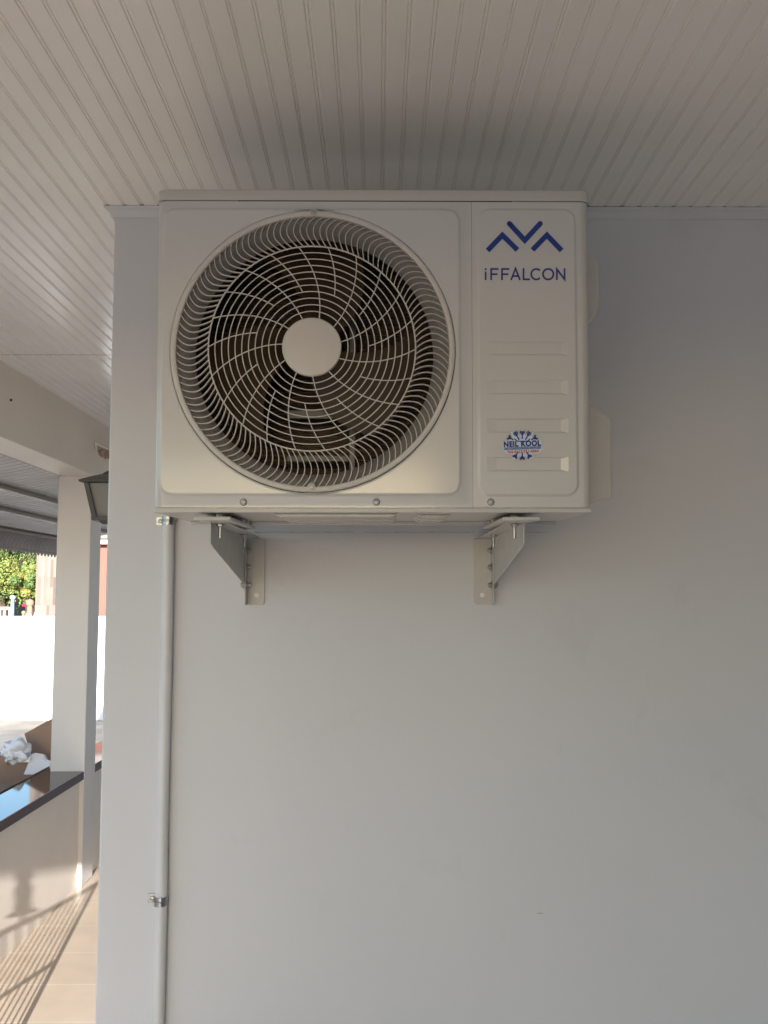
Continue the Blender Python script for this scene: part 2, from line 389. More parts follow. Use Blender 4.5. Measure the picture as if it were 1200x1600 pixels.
# ------------------------------------------------------------------ unseen house added behind the viewer to block the sun from the wall
nh = empty('sun_blocker_house', (6, -10, GZ), 'pale house-shaped sun blocker added out of view behind the viewer', 'house')
b = MB(); b.prism([(0.66 - 6, 2.0), (6, 2.0), (6, -2.2), (1.40 - 6, -2.2)], 'z', 0, 5.2); b.build('wall', M['column'], nh)
b = MB(); b.prism([(-2.4, 5.2), (2.2, 5.2), (-0.1, 6.6)], 'x', -4.5, 6.2); b.build('roof', M['purlin'], nh)
for xx in (-3.6, 0.2, 3.4):
    b = MB(); b.box(xx, 1.99, 1.2, xx + 1.3, 2.02, 2.4); b.build('window', M['carglass'], nh)

# ------------------------------------------------------------------ PVC conduit and its clamps
top = P(266, 806, YW); bot = P(249.5, 1600, YW)
pr_ = 0.0150
pipe = MB(); xt = top.x; xb = bot.x
pp = []
for i in range(13):
    z = 0.02 + (top.z + 0.30 - 0.02) * i / 12
    x = xb + (xt - xb) * (z - bot.z) / (top.z - bot.z)
    pp.append((x + 0.0008 * math.sin(i * 1.7), YW - pr_ - 0.001, z))
pipe.tube(pp, pr_, 20)
tag(pipe.build('conduit_pipe', M['pipe'], angle=60), 'slim white plastic conduit pipe running down the wall below the unit', 'pipe')
def clamp(px, py, lab, tilt):
    c = P(px, py, YW)
    x = xb + (xt - xb) * (c.z - bot.z) / (top.z - bot.z)
    r = empty('pipe_clamp', (x, YW, c.z), lab, 'clamp', 'metal clamps on the conduit pipe')
    s = MB(); n = 14; w2 = 0.011; R1, R2 = pr_ + 0.0006, pr_ + 0.0022
    def arc(rr_, zz): return [(rr_ * math.cos(math.pi * 1.22 - math.pi * 1.25 * k / n - math.pi * .18), -pr_ - 0.001 - rr_ * math.sin(math.pi * 1.22 - math.pi * 1.25 * k / n - math.pi * .18), zz) for k in range(n + 1)]
    outer0, outer1 = arc(R2, -w2), arc(R2, w2)
    inner0, inner1 = arc(R1, -w2), arc(R1, w2)
    s.loft([outer0, outer1, inner1, inner0, outer0], closed=False)
    s.tube([(p[0], p[1] - .0004, 0) for p in arc(R2, 0)], 0.0022, 6)
    s.build('strap', M['steel'], r, bevel=0.0004)
    s = MB(); s.box(-pr_ - 0.021, -0.0030, -w2 + tilt, -pr_ + 0.001, -0.0006, w2 + tilt); s.build('tab', M['steel'], r, bevel=0.0004)
    s = MB(); s.lathe([(0.0058, 0), (0.0056, -0.0015), (0.004, -0.0032), (0.0018, -0.0036), (0.0016, -0.002), (0, -0.002)], (-pr_ - 0.010, -0.0028, tilt), 'y', 16); s.build('screw', M['zinc'], r)
    return r
clamp(262, 814.5, 'upper shiny metal clamp holding the conduit just under the unit corner', 0.0)
clamp(253, 1404, 'lower shiny metal clamp holding the conduit near the foot of the wall', 0.002)

# ------------------------------------------------------------------ the outdoor unit
YU = 1.88; DEP = 0.37
A0 = P(240, 797, YU); A1 = P(925, 797, YU); AT = P(580, 301, YU)
UW = A1.x - A0.x; UH = AT.z - A0.z + 0.004; UX = (A0.x + A1.x) / 2; UZ = A0.z
TILT = R(1.5)
unit = empty('air_conditioner_unit', (UX, YU + DEP / 2, UZ), 'boxy off-white outdoor air conditioner with round fan grille and blue logo', 'air conditioner', rot=(TILT, 0, 0))
FY = -DEP / 2                                # local y of the front sheet
def L(px, py):                               # photo pixel on the front sheet -> local x, z
    # intersect with the tilted front plane
    d = CM @ Vector(((px - CX) / F, (CY - py) / F, -1))
    q = Matrix.Rotation(-TILT, 3, 'X')
    o_ = q @ (Vector((0, 0, CZ)) - Vector(unit.location)); dd = q @ d
    t = (FY - o_.y) / dd.y
    p = o_ + dd * t
    return p.x, p.z
HX = UW / 2
# side wrap with rounded front corners
rc = 0.016
def cab_profile(off=0.0):
    p = []
    for k in range(7):
        a = math.pi / 2 * k / 6
        p.append((-HX + rc - rc * math.sin(a) - off * math.sin(a), FY + rc - rc * math.cos(a) - off * math.cos(a)))
    q = [(-x, y) for x, y in reversed(p)]
    return p, q
pl, pq = cab_profile()
zb0, zt0 = 0.010, UH - 0.0245
back = FY + DEP
for prof in (pl + [(-HX, back)], [(HX, back)] + pq):
    s = MB(); s.loft([[(x, y, zb0) for x, y in prof], [(x, y, zt0) for x, y in prof]], closed=False)
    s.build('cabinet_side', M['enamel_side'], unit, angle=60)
s = MB(); s.box(-HX + 0.004, back - 0.02, zb0, HX - 0.004, back, zt0)
s.build('back_panel', M['coil'], unit)
# lid: a shallow cap a little wider than the box, rounded corners
pl2, pq2 = cab_profile(0.0022)
out = pl2 + [(-HX - 0.0022, back + 0.002), (HX + 0.0022, back + 0.002)] + pq2
s = MB()
ztop = UH
def inset(pts, d):
    return [(x - math.copysign(d, x) if abs(x) > HX - 0.03 else x, y + (d if y < 0 else -d)) for x, y in pts]
s.loft([[(x, y, zt0 + 0.0015) for x, y in out], [(x, y, ztop - 0.004) for x, y in out], [(x, y, ztop - 0.001) for x, y in inset(out, 0.0015)],
        [(x, y, ztop) for x, y in inset(out, 0.004)]], True, True, True)
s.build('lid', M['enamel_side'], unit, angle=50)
# dark line where the lid meets the front sheet, only open in the middle
s = MB()
xa, za = L(372, 317); xb_, zb_ = L(800, 316)
s.box(xa, FY - 0.0008, zt0 + 0.0004, xb_, FY + 0.01, zt0 + 0.0016)
s.build('lid_gap', M['dark'], unit)

def rr_radius(x0, x1, z0, z1, r, c, a):
    """distance from c along angle a to a rounded rectangle"""
    dx, dz = math.cos(a), math.sin(a); hx, hz = (x1 - x0) / 2, (z1 - z0) / 2; mx, mz = (x0 + x1) / 2, (z0 + z1) / 2
    lo, hi = 0.0, 3.0
    for _ in range(40):
        t = (lo + hi) / 2; qx = abs(c[0] + dx * t - mx) - hx + r; qz = abs(c[1] + dz * t - mz) - hz + r
        sdf = math.hypot(max(qx, 0), max(qz, 0)) + min(max(qx, qz), 0) - r
        if sdf < 0: lo = t
        else: hi = t
    return lo
def panel(x0, x1, z0, z1, e, er, h, hole=None, name='front_panel', extra=None):
    c = hole[:2] if hole else ((e[0] + e[1]) / 2, (e[2] + e[3]) / 2)
    angs = [2 * math.pi * k / 240 for k in range(240)]
    for cx_, cz_ in ((x0, z0), (x1, z0), (x1, z1), (x0, z1)): angs.append(math.atan2(cz_ - c[1], cx_ - c[0]) % (2 * math.pi))
    for cx_ in (e[0], e[1]):
        for cz_ in (e[2], e[3]):
            a0 = math.atan2(cz_ - c[1], cx_ - c[0]) % (2 * math.pi)
            angs += [a0 + d * 0.006 for d in (-3, -2, -1, 0, 1, 2, 3)]
    angs = sorted(set(round(a, 5) for a in angs))
    def loop(rc_, x0_, x1_, z0_, z1_, y):
        l = []
        for a in angs:
            t = rr_radius(x0_, x1_, z0_, z1_, rc_, c, a); l.append((c[0] + math.cos(a) * t, y, c[1] + math.sin(a) * t))
        return l
    loops = [loop(0.0, x0, x1, z0, z1, FY + 0.012), loop(0.0, x0, x1, z0, z1, FY)]
    for ins, hh in ((0, 0), (0.0015, 0.25), (0.004, 0.75), (0.0055, 1.0), (0.0075, 1.0)):
        loops.append(loop(max(er - ins, .004), e[0] + ins, e[1] - ins, e[2] + ins, e[3] - ins, FY - h * hh))
    m_ = MB()
    if hole:
        r = hole[2]
        for rr_, yy in ((r + 0.004, -h), (r + 0.001, -h), (r, -h + 0.001), (r, 0.012)):
            loops.append([(c[0] + math.cos(a) * rr_, FY + yy, c[1] + math.sin(a) * rr_) for a in angs])
        m_.loft(loops)
    else:
        m_.loft(loops)
        from mathutils.geometry import tessellate_polygon
        outer = [Vector((p[0], p[2], 0)) for p in loops[-1]]; holes = []; yy = FY - h
        for (xa, xb, za, zb) in extra: holes.append([Vector(p) for p in ((xa, za, 0), (xb, za, 0), (xb, zb, 0), (xa, zb, 0))])
        tr = tessellate_polygon([outer] + holes); allp = outer + [p for q in holes for p in q]
        m_.add([(p.x, yy, p.y) for p in allp], [tuple(t) for t in tr])
        for (xa, xb, za, zb) in extra:
            dd = 0.0022
            m_.loft([[(xa, yy, za), (xb, yy, za), (xb, yy, zb), (xa, yy, zb)],
                     [(xa + 0.020, yy + dd, za + 0.0035), (xb - 0.0150, yy + dd, za + 0.0035), (xb - 0.0150, yy + dd, zb - 0.0025), (xa + 0.020, yy + dd, zb - 0.0025)]], True, False, True)
    return m_.build(name, M['enamel'], unit, angle=50 if hole else 3, weld=True)
xs_seam, _ = L(737.5, 500)
gx, gz = L(489, 548.5); gx2, _ = L(711.5, 548.5); gr = gx2 - gx
e0 = L(253, 325)[0]; e1 = L(721, 500)[0]; ez0 = L(500, 776)[1]; ez1 = L(500, 325)[1]
panel(-HX + rc, xs_seam - 0.0003, zb0, zt0, (e0, e1, ez0, ez1), 0.030, 0.0035, (gx, gz, gr), 'front_panel')
f0 = L(745, 500)[0]; f1 = L(902, 500)[0]
slots = []
for (ya, yb) in ((534, 556), (594, 617), (654, 677), (714, 737)):
    (x0_, zt_), (x1_, zb_) = L(760, ya), L(888, yb)
    slots.append((x0_, x1_, zb_, zt_))
panel(xs_seam + 0.0003, HX - rc, zb0, zt0, (f0, f1, ez0, ez1), 0.026, 0.0035, None, 'service_panel', slots)
# base pan with ribbed underside
s = MB(); s.box(-HX + 0.001, FY - 0.0015, 0, HX - 0.001, back - 0.004, 0.0095)
s.build('base_pan', M['enamel_side'], unit, bevel=0.0015)
s = MB()
for (xa, xb2, ya, yb) in ((-0.20, 0.05, 0.02, 0.33), (0.09, 0.16, 0.05, 0.31)):
    for k in range(3):
        y0 = FY + ya + (yb - ya) * (k + 0.1) / 3; y1 = FY + ya + (yb - ya) * (k + 0.75) / 3
        s.prism([(xa, 0.0), (xa + 0.012, -0.007), (xb2 - 0.012, -0.007), (xb2, 0.0)], 'y', y0, y1)
s.box(-HX + 0.006, back - 0.03, -0.008, HX - 0.006, back - 0.008, 0.0005)
s.build('base_rib', M['enamel_side'], unit, bevel=0.002)
# screws in the lower strip
for px in (380.5, 588, 767):
    x, z = L(px, 784.5); s = MB()
    s.lathe([(0.0062, 0), (0.0062, -0.0012), (0.0048, -0.0024), (0.003, -0.0026), (0.0022, -0.0012), (0, -0.0012)], (x, FY, z), 'y', 20)
    so = s.build('screw', M['screw'], unit)
    s = MB(); s.lathe([(0.0071, -0.0002), (0.0063, -0.0007), (0.0063, 0.0)], (x, FY, z), 'y', 20); s.build('screw_shade_ring', M['dark'], so)  # raised dark ring paints the shade of a recess around the screw

# ---- fan opening
s = MB()
s.lathe([(gr - 0.004, 0.006), (gr - 0.014, 0.009), (gr - 0.025, 0.017), (gr - 0.034, 0.029), (gr - 0.040, 0.045), (gr - 0.041, 0.050)], (gx, FY, gz), 'y', 96)
s.build('fan_orifice', M['orifice'], unit, angle=60)
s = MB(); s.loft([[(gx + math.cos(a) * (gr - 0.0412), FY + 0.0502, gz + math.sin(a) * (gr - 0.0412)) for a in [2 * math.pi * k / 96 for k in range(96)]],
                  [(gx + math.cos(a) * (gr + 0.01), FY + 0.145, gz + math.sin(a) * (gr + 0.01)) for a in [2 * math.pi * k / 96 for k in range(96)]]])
s.build('fan_shade_cone', M['dark'], unit)  # near-black cone stands in for the shade behind the orifice
# coil behind the fan, with the fin rows modelled as shallow steps
s = MB(); x0_, x1_ = -HX + 0.01, xs_seam; yc = back - 0.035; n = 150; pts = []
for k in range(n):
    z = 0.02 + (zt0 - 0.03) * k / n
    pts += [(yc, z), (yc - 0.004, z + 0.0008), (yc - 0.004, z + 0.0022), (yc, z + 0.003)]
s.loft([[(x0_, y, z) for y, z in pts], [(x1_, y, z) for y, z in pts]], closed=False)
s.build('condenser_coil', M['coil'], unit, smooth=False)
# motor bracket
def LB(px, py, dy):                          # pixel -> local at depth dy behind the front sheet
    d = CM @ Vector(((px - CX) / F, (CY - py) / F, -1)); q = Matrix.Rotation(-TILT, 3, 'X')
    o_ = q @ (Vector((0, 0, CZ)) - Vector(unit.location)); dd = q @ d
    p = o_ + dd * ((FY + dy - o_.y) / dd.y); return p.x, p.z
s = MB()
for xa, xc_ in ((546, 556), (470, 462)):
    x0_, z1_ = LB(xa, 470, 0.24); x1_, z0_ = LB(xc_, 742, 0.24)
    if x0_ > x1_: x0_, x1_ = x1_, x0_
    if xa == 546: s.box(x0_, FY + 0.235, z0_, x1_, FY + 0.255, z1_ + 0.25); s.box(x1_ - 0.003, FY + 0.225, z0_, x1_, FY + 0.2352, z1_ + 0.25)
for ya, yb in ((641, 655), (712, 722)):
    x0_, z1_ = LB(462, ya, 0.24); x1_, z0_ = LB(545.5, yb, 0.24)
    s.box(x0_ - 0.02, FY + 0.236, z0_, x1_, FY + 0.254, z1_)
s.build('motor_bracket', M['motor_steel'], unit, bevel=0.0015)
s = MB(); hx, hz = LB(487, 541, 0.15)
s.lathe([(0.0, 0.165), (0.055, 0.165), (0.055, 0.24), (0.0, 0.24)], (hx, FY, hz), 'y', 32)
s.build('fan_motor', M['motor_steel'], unit)
fan = MB(); fan.lathe([(0.0, 0.085), (0.045, 0.087), (0.056, 0.095), (0.058, 0.16), (0, 0.16)], (hx, FY, hz), 'y', 40)
fo = fan.build('fan_hub', M['fan'], unit)
for k in range(3):
    b = MB(); th0 = R(62 + 120 * k); la = []; NR, NA = 12, 14
    for i in range(NR + 1):
        r = 0.05 + (gr - 0.050 - 0.05) * i / NR; row = []
        span = R(72 - 8 * (i / NR)); sweep = R(34) * (i / NR) ** 1.2
        for j in range(NA + 1):
            a = th0 + sweep + span * (j / NA - 0.5)
            y = 0.155 - 0.062 * (j / NA) + 0.008 * math.sin(math.pi * j / NA)
            row.append((hx + math.cos(a) * r, FY + y, hz + math.sin(a) * r))
        la.append(row)
    b.loft(la, closed=False)
    la2 = [[(x, y + 0.003, z) for x, y, z in row] for row in la]; b.loft(la2, closed=False)
    ob = b.build('fan_blade', M['fan'], unit, angle=60)

# ---- grille
grl = MB()
# outer flat ring
r1 = gr - 0.0015; r0 = gr - 0.0125
grl.lathe([(r1, 0.004), (r1, -0.0065), (r1 - 0.0015, -0.008), (r0 + 0.0015, -0.008), (r0, -0.0065), (r0, 0.006), (r1, 0.006)], (gx, FY, gz), 'y', 160)
gro = grl.build('fan_grille', M['grille'], unit, angle=50)
pxm = gr / 222.5                             # metres per photo pixel on the front sheet
ri = 161.5 * pxm * 0.988
rh = 46 * pxm * 0.985
YI = -0.026; YH = -0.034
def yr(r):                                   # dome
    if r <= ri: return YH + (YI - YH) * ((r - rh) / (ri - rh)) ** 2
    return YI + (-0.004 - YI) * ((r - ri) / (r0 - ri)) ** 1.6
s = MB()
for k in range(1, 12):
    r = rh + (ri - rh) * k / 11; w_ = 0.00115 if k < 11 else 0.0016
    s.tube([(gx + r * math.cos(2 * math.pi * i / 144), FY + yr(r), gz + r * math.sin(2 * math.pi * i / 144)) for i in range(144)], w_, 7, closed=True)
for k in range(11):
    for full in (True, False):
        a0 = R(108.4 + k * 360 / 11 - (0 if full else 16.4))
        rs = rh if full else rh + (ri - rh) * 4 / 11
        pts = []
        for i in range(15):
            r = rs + (ri - rs) * i / 14; u = (r - rh) / (ri - rh)
            a = a0 + R(22) * (0.9 * u + 0.1 * u * u)
            pts.append((gx + r * math.cos(a), FY + yr(r) + 0.0004, gz + r * math.sin(a)))
        s.tube(pts, 0.00115, 7)
s.build('grille_web', M['grille'], gro, angle=60)
s = MB(); NL = 114
for k in range(NL):
    a0 = 2 * math.pi * k / NL; N_ = 10
    lo_, up_ = [], []
    path = []
    for i in range(N_ + 1):
        u = i / N_; r = r0 + 0.001 - (r0 - ri + 0.001) * u
        a = a0 + R(4.6) * math.sin(math.pi * min(1, u * 0.97 + 0.03)) ** 0.9
        y = yr(r)
        path.append((r, a, y))
    loops = []
    for i, (r, a, y) in enumerate(path):
        ra, aa, _ = path[max(i - 1, 0)]; rb_, ab, _ = path[min(i + 1, N_)]
        tx, tz = rb_ * math.cos(ab) - ra * math.cos(aa), rb_ * math.sin(ab) - ra * math.sin(aa)
        ln = math.hypot(tx, tz); nx, nz = -tz / ln * 0.00075, tx / ln * 0.00075
        x, z = gx + r * math.cos(a), gz + r * math.sin(a); dpt = 0.010 * (1 - 0.25 * (i / N_))
        loops.append([(x - nx, FY + y, z - nz), (x + nx, FY + y, z + nz), (x + nx, FY + y + dpt, z + nz), (x - nx, FY + y + dpt, z - nz)])
    s.loft(loops, True, True, True)
s.build('grille_louvres', M['grille'], gro, angle=50)
s = MB(); s.lathe([(0.0, YH - 0.0045), (rh * 0.9, YH - 0.004), (rh - 0.001, YH - 0.003), (rh + 0.0004, YH - 0.001), (rh, YH + 0.006), (rh - 0.003, YH + 0.006)], (gx, FY, gz), 'y', 72)
s.build('hub_cap', M['grille'], gro, angle=40)
for px, py in ((490, 334.5), (487, 761)):
    x, z = L(px, py); s = MB()
    s.lathe([(0.0078, -0.008), (0.0075, -0.0108), (0.0055, -0.0112), (0.0050, -0.009)], (x, FY, z), 'y', 24); s.build('screw_boss', M['grille'], gro)
    s = MB(); s.lathe([(0.0050, -0.0088), (0.0044, -0.0103), (0.0022, -0.0106), (0.0018, -0.0092), (0, -0.0092)], (x, FY, z), 'y', 20); s.build('screw', M['screw'], gro)

# ---- logo, lettering and sticker on the service panel
YP = FY - 0.0045
lg = MB()
def chev(pts, w, y=YP, ends='butt', m_=None):
    """mitred stroke through 2D pixel points"""
    q = [Vector(L(*p)) for p in pts]; w = w * pxm / 2
    n = len(q); left, right = [], []
    for i in range(n):
        d0 = (q[i] - q[i - 1]).normalized() if i > 0 else (q[1] - q[0]).normalized()
        d1 = (q[i + 1] - q[i]).normalized() if i < n - 1 else d0
        n0 = Vector((-d0.y, d0.x)); n1 = Vector((-d1.y, d1.x)); m = (n0 + n1).normalized(); k = w / max(0.3, m.dot(n0))
        left.append(q[i] + m * k); right.append(q[i] - m * k)
    for i in range(n - 1):
        a = [left[i], left[i + 1], right[i + 1], right[i]]
        m_.add([(p.x, y, p.y) for p in a] + [(p.x, y + 0.0009, p.y) for p in a], [(0, 1, 2, 3), (7, 6, 5, 4), (0, 4, 5, 1), (2, 6, 7, 3), (1, 5, 6, 2), (3, 7, 4, 0)])
chev([(761.5, 392.5), (784.5, 368.5), (808, 391.5)], 8, m_=lg)
chev([(795.5, 350.5), (819.5, 376.5), (843.5, 350.5)], 8, m_=lg)
chev([(831.5, 391.5), (854, 368.5), (877, 392.5)], 8, m_=lg)
for pt in ((795.5, 350.5), (843.5, 350.5)):
    x, z = L(*pt); lg.lathe([(0, 0), (4 * pxm, 0), (4 * pxm, 0.0009)], (x, YP, z), 'y', 20)
lg.build('logo', M['logo'], unit, smooth=False)
# thin sans capitals drawn as strokes
lt = MB(); zt_, zbm = 420.5, 438.5
def stroke(pts, w=2.6): chev(pts, w, m_=lt)
def arcp(cx, cy, rx, ry, a0, a1, n=18): return [(cx + rx * math.cos(R(a0 + (a1 - a0) * k / n)), cy - ry * math.sin(R(a0 + (a1 - a0) * k / n))) for k in range(n + 1)]
stroke([(758.5, 425.5), (758.5, 438.5)]); stroke([(758.5, 420.3), (758.5, 423.0)])
for x in (767, 784):
    stroke([(x, 438.5), (x, 420.2)]); stroke([(x, 421.3), (x + 11.5, 421.3)]); stroke([(x, 429.4), (x + 10, 429.4)])
stroke([(798, 438.5), (805, 420.5), (812, 438.5)]); stroke([(800.5, 432.3), (809.5, 432.3)])
stroke([(817.5, 420.2), (817.5, 437.4), (827.5, 437.4)])
stroke(arcp(837.5, 429.4, 8.0, 8.2, 45, 315))
stroke(arcp(856, 429.4, 8.2, 8.2, 0, 360, 28))
stroke([(869.5, 438.5), (869.5, 421.5), (881.5, 437.4), (881.5, 420.2)])
lt.build('brand_lettering', M['navy'], unit, smooth=False)

st = MB()
def spix(pts, y, m_):                        # polygon from pixels
    q = [L(*p) for p in pts]; n = len(q)
    m_.add([(x, y, z) for x, z in q] + [(x, y + 0.0003, z) for x, z in q], [tuple(range(n)), tuple(range(2 * n - 1, n - 1, -1))] + [(i, (i + 1) % n, n + (i + 1) % n, n + i) for i in range(n)])
# die cut outline of the sticker
spix([(785, 690.5), (796, 689.5), (793, 686), (801, 685.5), (798, 676), (806, 675), (811, 682), (814.5, 673), (817, 673), (820, 682), (825, 675), (833, 676), (830, 685),
      (838, 685), (835, 688.5), (845.5, 687.5), (846.5, 703), (842, 708.5), (830, 709.5), (833, 716), (825, 718), (820, 713), (816, 719), (812, 713), (805, 718.5), (799, 716.5), (802, 710.5), (791, 709.5), (786, 704.5)], YP - 0.0002, st)
sto = st.build('sticker', M['sticker_white'], unit, smooth=False)
YS = YP - 0.0007
fl = MB()
cxs, cys = 815.5, 696
def arm(a, r0_, r1_, brs=((0.55, 5.5), (0.78, 4.5)), w=2.0):
    ca, sa = math.cos(R(a)), math.sin(R(a))
    p = lambda r, t=0: (cxs + ca * r - sa * t, cys - sa * r - ca * t)
    chev([p(r0_), p(r1_)], w, YS, m_=fl)
    for f, l in brs:
        r = r0_ + (r1_ - r0_) * f
        for sg in (-1, 1): chev([p(r - 1), p(r + l * 0.75, sg * l * 0.7)], 1.5, YS, m_=fl)
for a, rr_ in ((90, 22), (60, 24), (120, 24)): arm(a, 9.5, rr_)
for a, rr_ in ((30, 25), (150, 25)): arm(a, 16, rr_)
for a, rr_ in ((270, 22), (302, 23), (238, 23)): arm(a, 12, rr_)
chev([(803, 686), (808, 690), (823, 690), (828, 686)], 1.6, YS, m_=fl)
fl.build('snowflake', M['logo'], sto, smooth=False)
x, z = L(815.5, 693.8); tl = R(2.2)
flat_text('sticker_name', 'NEIL KOOL', 58 * pxm, M['logo'], sto, (x, YS - 0.0004, z), 9.4 * pxm, 0.055, 1.12, rotz=tl)
sb = MB(); spix([(786.5, 699.5), (845, 697.3), (845, 701.9), (786.5, 704.3)], YP - 0.0006, sb); sb.build('sticker_band', M['sticker_grey'], sto, smooth=False)
x, z = L(815.5, 700.8)
flat_text('sticker_service_line', 'AIR CONDITIONING SERVICES', 56 * pxm, M['navy'], sto, (x, YP - 0.0010, z), 3.4 * pxm, 0.02, 1.0, rotz=tl)
x, z = L(816.5, 706.0)
flat_text('sticker_phone', '765-8123:731-4564', 49 * pxm, M['red'], sto, (x, YP - 0.0010, z), 4.6 * pxm, 0.03, 1.0, rotz=tl)

# ---- covers on the right side of the unit
def cover(name, pixpts, yy0, yy1, bev):
    s = MB(); pts = []
    for px, py in pixpts:
        x, z = LB(px, py, yy0); pts.append((max(x, HX - 0.001) if px > 916 else HX - 0.001, z))
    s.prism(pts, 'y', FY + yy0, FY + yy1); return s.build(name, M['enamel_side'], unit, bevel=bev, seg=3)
cover('handle_cover', [(900, 388), (921, 397), (936, 407), (937, 486), (920, 506), (900, 506)], 0.10, 0.24, 0.004)
cover('valve_cover', [(900, 612), (918, 628), (955, 655), (957, 776), (953, 779), (900, 786)], 0.11, 0.30, 0.004)

# ------------------------------------------------------------------ wall brackets
YB = 1.95
def bracket(px, sgn, lab):
    """sgn +1: wall plate and flange run to the right of the arm"""
    xa = P(px, 830, YB).x; zt = CZ + 0.147; 
    root = empty('wall_bracket', (xa, YW, zt - 0.17), lab, 'bracket', 'brackets under the outdoor unit')
    z0 = 0.17; ya = YB - YW; yb = -0.006
    t = 0.0028
    def X(a, b): return (min(sgn * a, sgn * b), max(sgn * a, sgn * b))
    s = MB()                                # gusset arm
    pts = [(ya, z0), (yb - 0.002, z0), (yb - 0.002, 0.045), (yb - 0.012, 0.045), (ya + 0.035, z0 - 0.052), (ya + 0.012, z0 - 0.046), (ya, z0 - 0.044)]
    x0, x1 = X(0, t); s.prism(pts, 'x', x0, x1); s.build('arm', M['bracket'], root, bevel=0.0007)
    s = MB(); x0, x1 = X(t, 0.036)         # top flange
    s.box(x0, ya, z0 - t, x1, yb - 0.004, z0); s.build('top_flange', M['bracket'], root, bevel=0.0007)
    s = MB(); x0, x1 = X(t + 0.0004, 0.050)         # wall plate: angle with rounded lower corner
    poly = [(sgn * (t + 0.0004), -0.005), (sgn * 0.042, -0.005), (sgn * 0.048, -0.003), (sgn * 0.050, 0.003), (sgn * 0.050, z0 - 0.004), (sgn * (t + 0.0004), z0 - 0.004)]
    s.prism(poly, 'y', -0.0055, -0.002); s.build('wall_plate', M['bracket'], root, bevel=0.0007)
    s = MB(); x0, x1 = X(t + 0.0004, 2 * t + 0.0004); s.box(x0, -0.042, -0.005, x1, -0.006, z0 - 0.006); s.build('upright_leg', M['bracket'], root, bevel=0.0007)
    hexa = lambda r, c, axis: None
    def hexbolt(c, axis, r=0.0085, h=0.0065, shank=0.0, dirn=1):
        m_ = MB()
        m_.lathe([(0, h * dirn), (r * 0.85, h * dirn), (r, h * 0.8 * dirn), (r, 0)], c, axis, 6)
        m_.lathe([(r * 1.35, 0.0004 * dirn), (r * 1.35, 0.0014 * dirn), (0, 0.0014 * dirn)], c, axis, 20)
        if shank: m_.lathe([(0, shank * dirn), (r * 0.5, shank * dirn), (r * 0.55, 0)], c, axis, 12)
        return m_.build('bolt', M['zinc'], root, angle=30)
    for zz in (0.135, 0.092, 0.046):        # bolts joining arm and upright, heads on both faces
        hexbolt((0, -0.024, zz), 'x', dirn=-sgn, shank=0.009)
        hexbolt((sgn * (2 * t + 0.0006), -0.024, zz), 'x', dirn=sgn, shank=0.011)
    s = MB(); s.lathe([(0.0062, -0.0062), (0.006, -0.0064), (0, -0.0064)], (sgn * 0.030, 0, 0.020), 'y', 18); s.build('plug', M['white_trim'], root)
    # rubber washer and bolts that carry the unit foot
    for yy in (ya + 0.022, -0.16):
        hexbolt((sgn * 0.018, yy, z0 - t - 0.0005), 'z', 0.0075, 0.006, 0.030, -1)
        m_ = MB(); m_.lathe([(0, 0.0155), (0.0080, 0.0155), (0.0088, 0.0145), (0.0088, 0.0086)], (sgn * 0.018, yy, z0), 'z', 6); m_.build('bolt', M['zinc'], root, angle=30)
    return root, xa, zt
bl = bracket(327.5, +1, 'left metal bracket under the unit, beside the conduit pipe, its gusset in shade')
br_ = bracket(820, -1, 'right metal bracket under the unit, with the lighter gusset and plugged hole')
# feet of the unit: pressed hat sections between base pan and brackets
for (_, xa, zt), sgn in ((bl, 1), (br_, -1)):
    s = MB(); cx_ = xa + sgn * 0.018 - UX; zf = zt - UZ + 0.0015
    z_top = -0.0005
    y0, y1 = FY - 0.008, back + 0.045
    # flat foot plate
    s.prism([(cx_ - 0.036, y0), (cx_ + 0.036, y0), (cx_ + 0.030, y1), (cx_ - 0.030, y1)], 'z', zf, zf + 0.007)
    for ya_, yb_ in ((FY + 0.21, FY + 0.25), (back - 0.09, back - 0.05)):
        s.box(cx_ - 0.03, ya_, zf + 0.0072, cx_ + 0.03, yb_, z_top)
    o = s.build('foot', M['bracket'], unit, bevel=0.0015)
    s = MB(); s.box(cx_ - 0.020, FY + 0.11, zf + 0.0075, cx_ + 0.020, FY + 0.20, z_top - 0.001); s.build('rubber_pad', M['rubber'], unit, bevel=0.002)

# ------------------------------------------------------------------ wall lantern at the end of the house wall
lp = P(178, 745, 3.6)
ln = empty('wall_lantern', (lp.x, 3.6, P(161, 815, 3.6).z), 'dark grey metal lantern with frosted panes, half hidden by the white wall', 'lantern')
zt_ = P(150, 757, 3.6).z - P(161, 815, 3.6).z; wt = 0.112; wb = 0.052
s = MB()                                    # hipped roof
def sq(w_, z): return [(-w_, -w_, z), (w_, -w_, z), (w_, w_, z), (-w_, w_, z)]
top_off = zt_
s.loft([sq(0.086, top_off - 0.003), sq(0.100, top_off), sq(0.103, top_off + 0.006), sq(0.070, top_off + 0.022), sq(0.035, top_off + 0.036), sq(0.02, top_off + 0.05)], True, True, True)
s.build('roof', M['lantern'], ln, smooth=False, bevel=0.001)
s = MB()
wt2 = 0.078
for sx in (-1, 1):
    for sy in (-1, 1):
        a = Vector((sx * wt2, sy * wt2, zt_ - 0.003)); b_ = Vector((sx * wb, sy * wb, 0.008)); h = 0.0085
        s.loft([[(a.x - h, a.y - h, a.z), (a.x + h, a.y - h, a.z), (a.x + h, a.y + h, a.z), (a.x - h, a.y + h, a.z)],
                [(b_.x - h, b_.y - h, b_.z), (b_.x + h, b_.y - h, b_.z), (b_.x + h, b_.y + h, b_.z), (b_.x - h, b_.y + h, b_.z)]], True, True, True)
s.loft([sq(wb + 0.010, 0.0), sq(wb + 0.012, 0.014)], True, True, True)
